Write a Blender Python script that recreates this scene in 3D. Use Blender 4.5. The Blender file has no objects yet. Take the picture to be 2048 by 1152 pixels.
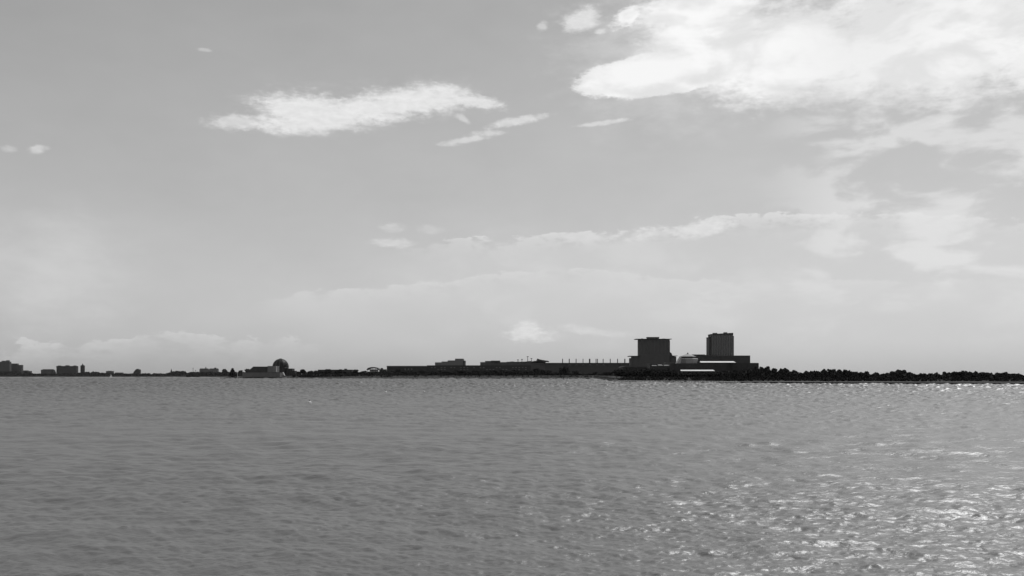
import bpy, bmesh, math, random
import numpy as np
from mathutils import Vector, Matrix
random.seed(7); rng = np.random.default_rng(11)
SC = bpy.context.scene; COL = SC.collection
R = math.radians

# ------------------------------------------------------------------ camera
F = 1847.0; HY = 752.0; H = 5.2          # focal length and horizon row in photo pixels, eye height above the lake
def X(x, d): return (x-1024)/F*d
def Z(y, d): return H+(HY-y)/F*d
cd = bpy.data.cameras.new('camera'); cam = bpy.data.objects.new('camera', cd); COL.objects.link(cam)
cam.location = (0, 0, H); cam.rotation_euler = (R(90), 0, 0)
cd.sensor_width = 36; cd.lens = 36*F/2048; cd.shift_y = (HY-576)/2048
cd.clip_start = .5; cd.clip_end = 60000
SC.camera = cam

# ------------------------------------------------------------------ node maths helper
class E:
    nt = None
    def __init__(s, v): s.v = v
    @staticmethod
    def m(op, *a):
        n = E.nt.nodes.new('ShaderNodeMath'); n.operation = op
        for i, q in enumerate(a):
            if isinstance(q, E): q = q.v
            if isinstance(q, (int, float)): n.inputs[i].default_value = q
            else: E.nt.links.new(q, n.inputs[i])
        return E(n.outputs[0])
    def __add__(s, o): return E.m('ADD', s, o)
    __radd__ = __add__
    def __sub__(s, o): return E.m('SUBTRACT', s, o)
    def __rsub__(s, o): return E.m('SUBTRACT', o, s)
    def __mul__(s, o): return E.m('MULTIPLY', s, o)
    __rmul__ = __mul__
    def __truediv__(s, o): return E.m('DIVIDE', s, o)
def smooth(x, a, b):
    n = E.nt.nodes.new('ShaderNodeMapRange'); n.interpolation_type = 'SMOOTHSTEP'
    E.nt.links.new(x.v, n.inputs[0])
    for i, q in ((1, a), (2, b), (3, 0.), (4, 1.)): n.inputs[i].default_value = q
    return E(n.outputs[0])
def mx(a, b): return E.m('MAXIMUM', a, b)
def mn(a, b): return E.m('MINIMUM', a, b)
def noise(vec, scale, detail=6, rough=.55, dist=0.):
    n = E.nt.nodes.new('ShaderNodeTexNoise'); n.inputs['Scale'].default_value = scale
    n.inputs['Detail'].default_value = detail; n.inputs['Roughness'].default_value = rough
    n.inputs['Distortion'].default_value = dist
    E.nt.links.new(vec, n.inputs['Vector']); return E(n.outputs['Fac'])
def curve(x, pts):
    """piecewise linear function of x built from map range nodes"""
    out = None
    for (x0, y0), (x1, y1) in zip(pts[:-1], pts[1:]):
        n = E.nt.nodes.new('ShaderNodeMapRange'); n.interpolation_type = 'SMOOTHSTEP'; E.nt.links.new(x.v, n.inputs[0])
        n.inputs[1].default_value = x0; n.inputs[2].default_value = x1
        n.inputs[3].default_value = 0 if out is not None else y0
        n.inputs[4].default_value = (y1-y0) if out is not None else y1
        out = E(n.outputs[0]) if out is None else out+E(n.outputs[0])
    return out

# ------------------------------------------------------------------ sky and light
SUN_EL, SUN_AZ = R(52), R(38)             # ahead of the viewer, off to the right
w = bpy.data.worlds.new('World'); SC.world = w; w.use_nodes = True
nt = w.node_tree; nt.nodes.clear(); E.nt = nt
out = nt.nodes.new('ShaderNodeOutputWorld'); bg = nt.nodes.new('ShaderNodeBackground')
nt.links.new(bg.outputs[0], out.inputs[0]); bg.inputs[1].default_value = .1
sky = nt.nodes.new('ShaderNodeTexSky'); sky.sky_type = 'NISHITA'; sky.sun_disc = False
sky.sun_elevation = SUN_EL; sky.sun_rotation = SUN_AZ; sky.air_density = 1.; sky.dust_density = 1.5; sky.ozone_density = 1
bw = nt.nodes.new('ShaderNodeRGBToBW'); nt.links.new(sky.outputs[0], bw.inputs[0])
tc = nt.nodes.new('ShaderNodeTexCoord'); sp = nt.nodes.new('ShaderNodeSeparateXYZ')
nt.links.new(tc.outputs['Generated'], sp.inputs[0])
dx, dy, dz = (E(sp.outputs[i]) for i in range(3))
az = E.m('ARCTAN2', dx, dy); el = E.m('ARCSINE', dz)
def AE(x, y):
    a = math.atan((x-1024)/F); return a, math.atan((HY-y)/F*math.cos(a))
cv = nt.nodes.new('ShaderNodeCombineXYZ')
nt.links.new(az.v, cv.inputs[0]); nt.links.new((el*2.2).v, cv.inputs[1]); AEV = cv.outputs[0]
n_big = noise(AEV, 5, 5, .55); n_mid = noise(AEV, 26, 7, .6); n_fine = noise(AEV, 90, 5, .6)
n_str = noise(AEV, 11, 8, .55, .3); n_xf = noise(AEV, 230, 4, .6)
# air tone
base = E.m('POWER', E(bw.outputs[0]), SKYP:=.45)*1.99
tone = base*curve(el, [(-.1, 1.22), (.0, 1.22), (.10, 1.27), (.20, 1.20), (.4, 1.08)])
tone = tone*(1+(n_big-.5)*.16+(n_str-.5)*.10)
warp = (n_mid-.5)*2.; warpf = (n_fine-.5)*2.; warpx = (n_xf-.5)*2.
def blob(x, y, rx, ry, ang=0., k=.9, kf=.35, soft=.35, kx=0.):
    a0, e0 = AE(x, y); rx /= F; ry /= F
    c, s = math.cos(R(ang)), math.sin(R(ang))
    u = (az-a0)*(c/rx)+(el-e0)*(s/rx); v = (az-a0)*(-s/ry)+(el-e0)*(c/ry)
    r = E.m('SQRT', u*u+v*v)
    q_ = 1-r+warp*k+warpf*kf
    return smooth(q_+warpx*kx if kx else q_, 0., soft)
def over(dst, m, val, a=1.): return dst+(val-dst)*(m*a)
def ridge(pts, fall, kn=.012, sharp=.004):
    P = [AE(*p) for p in pts]
    rid = curve(az, P)
    t = rid+warp*kn+warpf*kn*.5+warpx*kn*.12-el
    return smooth(t, 0., sharp)*E.m('POWER', 2.718, E.m('MULTIPLY', mx(t, 0.), -1./fall)), t
V = lambda s: ((s/255+.055)/1.055)**2.4*10     # photo grey -> radiance in background units
t = tone
# layered bank on the right, its upper ridge and a lower one
side = smooth(az, AE(730, 0)[0], AE(1000, 0)[0])
m1, t1 = ridge([(560, 520), (760, 488), (960, 472), (1180, 462), (1310, 455), (1440, 432), (1700, 425), (2100, 430)], .075, .016, .016)
t = over(t, m1*side, V(212), .42)
m1e, _ = ridge([(560, 520), (760, 488), (960, 472), (1180, 462), (1310, 455), (1440, 432), (1700, 425), (2100, 430)], .009, .010, .0022)
t = over(t, m1e*side*smooth(n_mid+(n_fine-.5)*.5, .38, .58), V(229), .8)
side2 = smooth(az, AE(480, 0)[0], AE(660, 0)[0])
m2, _ = ridge([(420, 620), (520, 602), (640, 576), (880, 562), (980, 545), (1150, 535), (1400, 560), (1800, 560)], .012, .010, .003)
t = over(t, m2*side2*smooth(n_mid, .36, .56), V(218), .75)
m2, _ = ridge([(420, 620), (520, 602), (640, 576), (880, 562), (980, 545), (1150, 535), (1400, 560), (1800, 560)], .03, .014, .014)
t = over(t, m2*side2, V(211), .35)
t = over(t, smooth(n_str, .47, .66)*smooth(az, AE(700, 0)[0], AE(1100, 0)[0])*smooth(el, .02, .06)*(1-smooth(el, .12, .17)), V(214), .5)
# low cumulus along the horizon on the left
side3 = 1-smooth(az, AE(560, 0)[0], AE(660, 0)[0])
m3, _ = ridge([(-600, 690), (0, 688), (90, 684), (230, 676), (300, 662), (380, 662), (470, 676), (560, 668), (640, 690)], .012, .020, .003)
t = over(t, m3*side3*smooth(n_mid, .38, .58), V(213), .75)
# single clouds
C = [  # x, y, rx, ry, angle, grey, alpha
 (480, 243, 62, 11, 6, 222, .75), (605, 220, 100, 32, 2, 233, .95), (640, 240, 112, 26, 5, 229, .9), (760, 213, 110, 30, 7, 231, .95),
 (860, 198, 95, 26, 4, 230, .95), (950, 203, 66, 10, -5, 226, .9), (1032, 243, 58, 6, 9, 221, .85), (935, 280, 56, 5, 9, 218, .75),
 (975, 268, 38, 5, 4, 217, .75), (925, 237, 15, 5, -25, 216, .7), (1212, 245, 62, 3.5, 5, 220, .75),
 (1162, 40, 46, 19, 12, 226, .9), (1200, 63, 12, 4, 0, 226, .8), (1086, 52, 10, 7, 0, 214, .7),
 (75, 298, 16, 6, 14, 214, .75), (18, 296, 13, 5, 0, 210, .55), (408, 99, 12, 2.5, 0, 206, .6),
 (782, 454, 26, 8, 0, 212, .6), (860, 458, 24, 7, 0, 208, .5), (790, 486, 44, 7, 0, 216, .7),
 (1408, 456, 60, 17, 8, 224, .8), (1305, 468, 62, 11, 4, 219, .65), (1175, 476, 52, 9, 2, 218, .6), (1440, 590, 80, 30, 10, 212, .5),
 (1057, 669, 50, 13, 0, 217, .95), (1058, 657, 26, 13, 0, 221, .95), (1170, 660, 42, 8, -8, 212, .75), (1210, 667, 52, 6, -2, 210, .7),
]
for x, y, rx, ry, an, g, al in C:
    small = ry < 14
    m = blob(x, y, rx*(1.35 if small else 1.25), ry*(1.7 if small else 1.3), an, .6, (.5 if small else .3), .75 if small else .65, .12)
    if not small: t = over(t, blob(x, y-2, rx*1.5, ry*1.7, an, .7, .2, 1.1), V(212), .45)
    t = over(t, m, V(g)*(.84+.32*n_fine), al)
# veil and the big bright cloud reaching in from the upper right
t = over(t, blob(1330, 110, 270, 190, 0, .6, .1, 1.1), V(222), .6)
t = over(t, blob(110, 545, 190, 150, 0, .5, .05, 1.2), V(212), .7)
def big(x, y, rx, ry, an, k=.4, kf=.22, soft=.55): return blob(x, y, rx, ry, an, k, kf, soft)
mb = big(1340, 143, 205, 44, 6, .18, .15, .14)
for q in [(1420, 75, 185, 80, 8), (1400, 20, 165, 48, 0), (1580, 110, 240, 110, 4), (1880, 70, 330, 150, 0), (1255, 30, 32, 22, 0)]:
    mb = mx(mb, big(*q) if q[2] > 60 else blob(q[0], q[1], 38, 20, 20, .8, .5, .6))
hole = blob(1235, 103, 42, 17, 6, .3, .2, .5)
mb = mb*(1-hole*.95)
shade = smooth(n_str, .40, .62)
t = over(t, mb, V(228)*1.0+shade*(V(252)-V(228)), .97)
t = over(t, mb*blob(1290, 142, 150, 38, 4, .5, .2, .6), V(250), .85)
t = over(t, blob(1400, 158, 60, 14, 0, .5, .2, .7), V(222), .6)
t = over(t, blob(1330, 38, 55, 14, -4, .6, .2, .7), V(222), .6)
# broken cloud round the rest of the sky
rest = smooth(E.m('ABSOLUTE', az-.1), .75, 1.1)
t = over(t, smooth(n_str, .5, .64)*rest, V(225), .6)
t = over(t, smooth(n_str+(n_big-.5)*.3, .40, .58)*smooth(el, .46, .62), V(235), .8)  # cloud overhead, above the view, added to brighten the near water
right = smooth(az, AE(1480, 0)[0], AE(1750, 0)[0])
t = over(t, smooth(n_str+(n_big-.5)*.4, .46, .60)*right*smooth(el, .05, .12), V(232), .6)
cc = nt.nodes.new('ShaderNodeCombineXYZ')
for i in range(3): nt.links.new(t.v, cc.inputs[i])
nt.links.new(cc.outputs[0], bg.inputs[0])

sd = bpy.data.lights.new('sun', 'SUN'); sd.energy = 2.4; sd.angle = R(.5); sd.color = (1, 1, 1)
so = bpy.data.objects.new('sun', sd); COL.objects.link(so)
sdir = Vector((math.sin(SUN_AZ)*math.cos(SUN_EL), math.cos(SUN_AZ)*math.cos(SUN_EL), math.sin(SUN_EL)))
so.rotation_euler = sdir.to_track_quat('Z', 'Y').to_euler(); so.location = (0, 0, 60)

# ------------------------------------------------------------------ materials (all neutral greys: the photograph is monochrome)
def mat(name, v, rough=.8, var=.25, scale=.3, metal=0., spec=.3, bump=0.):
    m = bpy.data.materials.new(name); m.use_nodes = True; E.nt = m.node_tree
    b = m.node_tree.nodes['Principled BSDF']
    tcn = E.nt.nodes.new('ShaderNodeTexCoord')
    n = noise(tcn.outputs['Object'], scale, 5, .6)
    val = (1+(n-.5)*(2*var))*v
    c = E.nt.nodes.new('ShaderNodeCombineColor')
    for i in range(3): E.nt.links.new(val.v, c.inputs[i])
    E.nt.links.new(c.outputs[0], b.inputs['Base Color'])
    b.inputs['Roughness'].default_value = rough; b.inputs['Metallic'].default_value = metal
    b.inputs['Specular IOR Level'].default_value = spec
    if bump:
        bn = E.nt.nodes.new('ShaderNodeBump'); bn.inputs['Strength'].default_value = bump
        E.nt.links.new(n.v, bn.inputs['Height']); E.nt.links.new(bn.outputs[0], b.inputs['Normal'])
    return m
M = dict(
 stone=mat('grey_stone', .12), dark=mat('dark_cladding', .022, .6), dark2=mat('brown_brick', .038), mid=mat('weathered_concrete', .06),
 pale=mat('pale_limestone', .30), white=mat('white_paint', .58, .6, .35, .15), glass=mat('dark_glass', .03, .15, .2, .3, 0, .5),
 copper=mat('dark_dome_metal', .012, .5, .3, .3, .0, .12), roofm=mat('roof_gravel', .10), steel=mat('dark_steel', .06, .5),
 leaf=mat('dark_leaves', .02, .9, .45, .6, 0, .1), bark=mat('bark', .04), grass=mat('mown_grass', .03, .95, .9, .045, 0, .1),
 wall=mat('seawall_concrete', .03, .85, .5, .4), path=mat('promenade_concrete', .35), sand=mat('lakebed_sand', .12),
 hull=mat('white_hull', .75, .35, .03), darkhull=mat('dark_hull', .04, .4), sail=mat('sailcloth', .8, .8, .05), rock=mat('breakwater_stone', .28, .9, .4, .8))

# ------------------------------------------------------------------ mesh helpers
def link(name, bm, m, parent=None, smooth_=False):
    bmesh.ops.recalc_face_normals(bm, faces=bm.faces[:])
    me = bpy.data.meshes.new(name); bm.to_mesh(me); bm.free()
    if smooth_:
        for p in me.polygons: p.use_smooth = True
    me.materials.append(m); o = bpy.data.objects.new(name, me); COL.objects.link(o)
    if parent: o.parent = parent
    return o
def box(bm, x0, x1, y0, y1, z0, z1, bev=0.):
    r = bmesh.ops.create_cube(bm, size=1)
    for v in r['verts']:
        v.co = Vector(((x0+x1)/2+v.co.x*(x1-x0), (y0+y1)/2+v.co.y*(y1-y0), (z0+z1)/2+v.co.z*(z1-z0)))
    return r
def prism(bm, pts, y0, y1):          # outline in x,z extruded along y
    a = [bm.verts.new((x, y0, z)) for x, z in pts]; b = [bm.verts.new((x, y1, z)) for x, z in pts]
    bm.faces.new(a); bm.faces.new(b[::-1]); n = len(pts)
    for i in range(n): bm.faces.new((a[i], b[i], b[(i+1) % n], a[(i+1) % n]))
def lathe(bm, prof, seg=24, c=(0, 0), a0=0):
    rows = []
    for r, z in prof:
        rows.append([bm.verts.new((c[0]+max(r, .001)*math.cos(a0+2*math.pi*i/seg), c[1]+max(r, .001)*math.sin(a0+2*math.pi*i/seg), z)) for i in range(seg)])
    for p, q in zip(rows[:-1], rows[1:]):
        for i in range(seg): bm.faces.new((p[i], p[(i+1) % seg], q[(i+1) % seg], q[i]))
    bm.faces.new(rows[0][::-1]); bm.faces.new(rows[-1])
def cyl(bm, x, y, z0, z1, r0, r1=None, seg=10): lathe(bm, [(r0, z0), (r1 if r1 else r0, z1)], seg, (x, y))
def tag(o, label=None, cat=None, group=None, kind=None):
    if label: o['label'] = label
    if cat: o['category'] = cat
    if group: o['group'] = group
    if kind: o['kind'] = kind
    return o
def thing(name, label, cat, loc, group=None):
    o = bpy.data.objects.new(name, None); COL.objects.link(o); o.location = loc; o.empty_display_size = 2
    return tag(o, label, cat, group)
def copy_tree(o, loc, label=None, rz=0., sc=None):
    r = o.copy(); COL.objects.link(r); r.location = loc; r.rotation_euler[2] = rz
    if sc: r.scale = sc
    if label: r['label'] = label
    for ch in KIDS.get(o.name, []):
        c = ch.copy(); COL.objects.link(c); c.parent = r
    return r
KIDS = {}

# ------------------------------------------------------------------ land
def lerp_tab(tab, x):
    return float(np.interp(x, [a for a, _ in tab], [b for _, b in tab]))
FRONT = [(440, 1560), (470, 1520), (600, 1480), (900, 1430), (1100, 1400), (1188, 1370), (1200, 1200), (1226, 745), (1330, 690), (1440, 612), (1700, 560), (2200, 520), (3000, 500)]
BACK = [(440, 60), (470, 100), (600, 260), (640, 900), (700, 4200), (3000, 5500)]
def rise(x, off):                      # height of the ground above the lake, off metres behind the seawall
    lo = float(np.interp(x, [440, 480, 1195, 1240, 3000], [1.4, 2.2, 2.2, 1.2, 1.2]))
    hi = float(np.interp(x, [440, 480, 560, 1195, 1240, 3000], [1.6, 4.6, 5.6, 5.8, 3.0, 4.2]))
    k = min(1., max(0., (off-8)/40.)); k = k*k*(3-2*k)
    return lo+(hi-lo)*k
def ground_z(x, d): return rise(x, d-lerp_tab(FRONT, x))
def build_land():
    bm = bmesh.new(); xs = list(range(440, 1180, 12))+list(range(1180, 1240, 4))+list(range(1240, 3001, 20))
    offs = [0, 6, 8, 14, 20, 28, 36, 48, 60, 100, 1.0]
    rows = []
    for x in xs:
        f = lerp_tab(FRONT, x); b = lerp_tab(BACK, x); col = [bm.verts.new((X(x, f), f, -3))]
        for o in offs:
            oo = b if o == 1.0 else min(o, b*.9)
            z = rise(x, oo)+(0 if oo < 7 else .25*math.sin(x*.35+oo))
            col.append(bm.verts.new((X(x, f+oo), f+oo, z)))
        e = col[-1].co; col.append(bm.verts.new((e.x, e.y+.5, -3)))
        rows.append(col)
    for a, b in zip(rows[:-1], rows[1:]):
        for i in range(len(a)-1): bm.faces.new((a[i], b[i], b[i+1], a[i+1]))
    bm.faces.new(rows[0])
    tag(link('ground', bm, M['grass']), kind='structure')
    # seawall face and coping, butted in front of the ground sheet
    bm = bmesh.new(); rows = []
    for x in xs:
        f = lerp_tab(FRONT, x); lo = rise(x, 0); j = .12*math.sin(x*1.7)+.1*math.sin(x*.6)
        rows.append([bm.verts.new((X(x, f-a), f-a, z)) for a, z in ((1.6, -3), (1.6, .7+j), (.9, .8+j), (.85, lo+.35), (-.4, lo+.35), (-.4, -3))])
    for a, b in zip(rows[:-1], rows[1:]):
        for i in range(len(a)-1): bm.faces.new((a[i], b[i], b[i+1], a[i+1]))
    bm.faces.new(rows[0]); bm.faces.new(rows[-1][::-1])
    tag(link('seawall', bm, M['wall']), 'dark concrete seawall running along the near shore at the waterline', 'seawall')
    # promenade path, a sheet on the ground
    bm = bmesh.new(); rows = []
    for x in xs:
        f = lerp_tab(FRONT, x)
        rows.append([bm.verts.new((X(x, f+o), f+o, rise(x, o)+.3)) for o in (9.5, 12.5)])
    for a, b in zip(rows[3:-1], rows[4:]): bm.faces.new((a[0], b[0], b[1], a[1]))
    tag(link('path', bm, M['path']), kind='structure')
    # the far shore
    bm = bmesh.new(); rows = []
    for x in range(-1400, 3600, 40):
        f = float(np.interp(x, [-1400, 360, 385, 3600], [4500, 4450, 3700, 3700]))+20*math.sin(x*.05)
        rows.append([bm.verts.new((X(x, f+o), f+o, z)) for o, z in ((0, -3), (0, 1.0), (40, 3.5), (150, 6), (3000, 8), (9000, 10), (9001, -3))])
    for a, b in zip(rows[:-1], rows[1:]):
        for i in range(len(a)-1): bm.faces.new((a[i], b[i], b[i+1], a[i+1]))
    tag(link('far_shore_ground', bm, M['grass']), kind='structure')
build_land()
bm = bmesh.new(); lathe(bm, [(15500, -9), (15500, -6)], 48); tag(link('lakebed', bm, M['sand']), kind='structure')

# ------------------------------------------------------------------ water: a real wave surface from the camera to the horizon
def build_water():
    rr = [2.5]
    while rr[-1] < 15000:
        d = rr[-1]
        s = max(.05, min(d*d/15000., .6+d/700.)) if d < 2200 else d*.03
        rr.append(d+s)
    rr = np.array(rr)
    fine = np.linspace(-R(36), R(36), 1150)
    rest = np.linspace(R(36), 2*math.pi-R(36), 60)[1:-1]
    aa = np.concatenate([fine, rest]); nR, nA = len(rr), len(aa)
    Rr, A = np.meshgrid(rr, aa, indexing='ij')
    x = (Rr*np.sin(A)); y = (Rr*np.cos(A))
    dr = np.gradient(rr)[:, None]; da = np.full(nA, fine[1]-fine[0]); da[1150:] = .08
    sp_ = np.maximum(dr, Rr*da[None, :]*.8)
    z = np.zeros_like(x); N = 150
    lam = np.exp(np.linspace(math.log(.15), math.log(10.), N))
    # gust patches change the height of the short chop
    g = np.zeros_like(x)
    for k in range(14):
        L = rng.uniform(25, 120); th = rng.uniform(-.5, .5)+math.pi/2
        g += np.sin(2*math.pi/L*(x*math.cos(th)*.45+y*math.sin(th))+rng.uniform(0, 6.28))
    g = np.clip(1+.42*g/2.6, .4, 1.8)
    # energy fades out gradually with distance instead of aliasing
    var = np.zeros_like(x); res = np.zeros_like(x)
    for L in lam:
        th = R(-106)+rng.normal(0, .9 if L < 5 else .6); k = 2*math.pi/L
        s = .029*(1.0 if L < .8 else (.8/L)**.6)
        fade = np.clip((L/sp_-2.2)/2., 0, 1)
        z += fade*(s/k)*(g if L < 4 else 1)*np.sin(k*(x*math.cos(th)+y*math.sin(th))+rng.uniform(0, 6.28))
        var += (1-fade)*s*s/2; res += fade*s*s/2
    z *= np.minimum(np.sqrt((var+res)/np.maximum(res, 1e-7)), 1.7)
    nz = rng.normal(0, 1, z.shape); kr = np.array([1, 2, 3, 3, 3, 2, 1.]); kr /= math.sqrt((kr*kr).sum())
    nz = sum(k_*np.roll(nz, i_-3, 1) for i_, k_ in enumerate(kr)); nz = (nz+np.roll(nz, 1, 0)*.7)/1.22
    z += nz*np.sqrt(var)*np.minimum(sp_, 6.)*1.45*np.clip((Rr-60)/420, 0, 1)*np.clip((1600/Rr)**1.5, .08, 1)
    z *= np.clip(1-(Rr-11000)/3000, 0, 1)
    co = np.stack([x, y, z], -1).reshape(-1, 3).astype(np.float32)
    i, j = np.meshgrid(np.arange(nR-1), np.arange(nA), indexing='ij'); j2 = (j+1) % nA
    q = np.stack([i*nA+j, (i+1)*nA+j, (i+1)*nA+j2, i*nA+j2], -1).reshape(-1, 4)[:, ::-1].astype(np.int32)
    me = bpy.data.meshes.new('water'); nf = len(q)
    me.vertices.add(len(co)); me.vertices.foreach_set('co', co.ravel())
    me.loops.add(nf*4); me.loops.foreach_set('vertex_index', q.ravel())
    me.polygons.add(nf); me.polygons.foreach_set('loop_start', np.arange(0, nf*4, 4, dtype=np.int32))
    me.polygons.foreach_set('loop_total', np.full(nf, 4, np.int32))
    me.polygons.foreach_set('use_smooth', np.ones(nf, bool)); me.update(); me.validate()
    m = bpy.data.materials.new('lake_water'); m.use_nodes = True; E.nt = m.node_tree; b = m.node_tree.nodes['Principled BSDF']
    b.inputs['Base Color'].default_value = (.108, .108, .108, 1); b.inputs['IOR'].default_value = 1.33
    g = E.nt.nodes.new('ShaderNodeNewGeometry')
    mp = E.nt.nodes.new('ShaderNodeMapping'); mp.inputs['Scale'].default_value = (.55, 1, 1); mp.inputs['Rotation'].default_value = (0, 0, R(-12))
    E.nt.links.new(g.outputs['Position'], mp.inputs[0])
    h = noise(mp.outputs[0], 5.0, 4, .6, .3)
    h2 = noise(mp.outputs[0], 1.6, 3, .5, .4)
    bn = E.nt.nodes.new('ShaderNodeBump'); bn.inputs['Strength'].default_value = 1.; bn.inputs['Distance'].default_value = .05
    h3 = noise(mp.outputs[0], .55, 3, .55, .5)
    E.nt.links.new((h+h2*1.2+h3*3.2).v, bn.inputs['Height']); E.nt.links.new(bn.outputs[0], b.inputs['Normal'])
    b.inputs['Roughness'].default_value = .38; b.inputs['Specular IOR Level'].default_value = .8
    me.materials.append(m); o = bpy.data.objects.new('water', me); COL.objects.link(o); tag(o, kind='structure')
build_water()

# ------------------------------------------------------------------ trees
def crown_mesh(w_, h_, n, seed, shape='round', leaf=.9):
    rs = random.Random(seed); bm = bmesh.new(); lobes = []
    if shape == 'cone':
        for i in range(9):
            t_ = i/8; r = (1-t_)*.5*w_+.06*w_
            lobes.append((rs.uniform(-.1, .1)*r, rs.uniform(-.1, .1)*r, h_*(.2+.75*t_), r, h_*.12))
    else:
        for i in range(11):
            a = rs.uniform(0, 6.28); q = rs.uniform(.0, .30)*w_
            lobes.append((q*math.cos(a), q*math.sin(a), h_*rs.uniform(.38, .82), w_*rs.uniform(.16, .28), h_*rs.uniform(.12, .2)))
    for i in range(n):
        lx, ly, lz, lr, lh = rs.choice(lobes)
        d = Vector((rs.gauss(0, 1), rs.gauss(0, 1), rs.gauss(0, 1))).normalized()*(rs.random()**.45)
        p = Vector((lx+d.x*lr, ly+d.y*lr, min(h_*.99, lz+d.z*lh)))
        s = leaf*rs.uniform(.5, 1.3); u = Vector((rs.gauss(0, 1), rs.gauss(0, 1), rs.gauss(0, .6))).normalized()
        v = u.cross(Vector((rs.gauss(0, 1), rs.gauss(0, 1), rs.gauss(0, 1)))).normalized()
        bm.faces.new([bm.verts.new(p+u*s*a+v*s*b) for a, b in ((-.5, -.3), (.4, -.5), (.6, .35), (-.2, .55))])
    return bm
PROTO = []
def make_proto(k, shape='round'):
    t = thing('tree', 'x', 'tree', (0, 0, -500)); h = 10.
    bm = bmesh.new(); cyl(bm, 0, 0, -.8, h*.5, .26, .12, 8)
    rs = random.Random(k)
    for i in range(5):
        a = rs.uniform(0, 6.28); z0 = h*rs.uniform(.25, .42); p0 = Vector((0, 0, z0)); p1 = Vector((math.cos(a)*2, math.sin(a)*2, z0+2.4))
        s = Vector((math.sin(a), -math.cos(a), 0))*.1; up = Vector((0, 0, .1))
        v = [bm.verts.new(p0+s), bm.verts.new(p0-s), bm.verts.new(p0+up*2), bm.verts.new(p1)]
        for f in ((0, 1, 3), (1, 2, 3), (2, 0, 3)): bm.faces.new([v[q] for q in f])
    a = link('trunk', bm, M['bark'], t)
    b = link('crown', crown_mesh(9.5 if shape == 'round' else 6, h, 1500, k, shape), M['leaf'], t)
    KIDS[t.name] = [a, b]; PROTO.append([t, False]); return t
for k in range(5): make_proto(30+k)
CONE = make_proto(77, 'cone'); PROTO.pop()
used_first = set()
def tree(x, ytop, wpx, d, label, group=None, proto=None, z0=None):
    p = proto or random.choice(PROTO)[0]
    zb = ground_z(x, d) if z0 is None else z0
    hgt = max(2.5, Z(ytop, d)-zb); wd = wpx/F*d
    basew = 9.0 if p is not CONE else 6.
    sc = (wd/basew, wd/basew, hgt/10.); loc = (X(x, d), d, zb)
    if p.name not in used_first:
        used_first.add(p.name); p.location = loc; p.scale = sc; o = p; o['label'] = label
    else:
        o = copy_tree(p, loc, label, random.uniform(0, 6.28), sc)
    if 'group' in o: del o['group']
    if group: o['group'] = group
    return o
tree(465, 737, 17, 1545, 'dark pointed tree on the left tip of the spit, beside the pale marker post', proto=CONE)
tree(605, 736.5, 18, 1560, 'rounded tree standing above its row, first big one to the right of the domed hall')
tree(619, 741, 13, 1560, 'small tree just right of the tallest rounded one near the domed hall')
tree(596, 742, 16, 1560, 'low bushy tree against the right wing of the domed hall')
tree(1127, 733, 24, 1425, 'tall dark round tree under the first posts of the long hall')
tree(1151, 741, 17, 1425, 'low round tree to the right of the tall dark round one')
tree(1095, 739.5, 20, 1425, 'broad low tree to the left of the tall dark round one')
tree(711, 738.5, 12, 1540, 'small dark tree with sky on both sides, left of the arched canopy')
tree(726, 741, 14, 1540, 'low dark tree at the left foot of the arched canopy')
tree(655, 737, 20, 1530, 'dark rounded tree in front of the left half of the flat low block')
tree(674, 738, 20, 1530, 'dark rounded tree in front of the middle of the flat low block')
tree(450, 736.5, 12, 3800, 'round hazy tree far behind the left tip of the spit', z0=7)
tree(482, 740, 11, 3800, 'smaller round hazy tree right of the marker post', z0=7)
tree(494, 737, 11, 3800, 'round hazy tree touching the sloping roof of the domed hall', z0=7)
L1 = 'one of the low dark trees standing in a close row along the far seawall'; G1 = 'trees in the row along the far seawall'
x = 628
while x < 1226:
    if 690 < x < 765: yt = random.uniform(742.5, 745)
    elif x < 770: yt = random.uniform(740.5, 744)
    elif x < 1062: yt = random.uniform(738, 743)
    elif x < 1090: yt = random.uniform(733, 738)
    else: yt = random.uniform(743, 747)
    tree(x, yt, random.uniform(12, 19), lerp_tab(FRONT, min(x, 1180))+random.uniform(60, 110), L1, G1); x += random.uniform(6, 10)
L2 = 'one of the black bushy trees crowded on the nearer shore at the right'; G2 = 'trees crowded on the nearer shore'
x = 1232
while x < 1446:
    if x < 1350: yt = random.uniform(734.5, 738)
    else: yt = random.uniform(741.5, 745)
    for k in range(2): tree(x+random.uniform(-3, 3), yt+k*3.5, random.uniform(15, 24), lerp_tab(FRONT, x)+(62 if k == 0 else 45)+random.uniform(-5, 5), L2, G2)
    x += random.uniform(8, 12)

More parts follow.
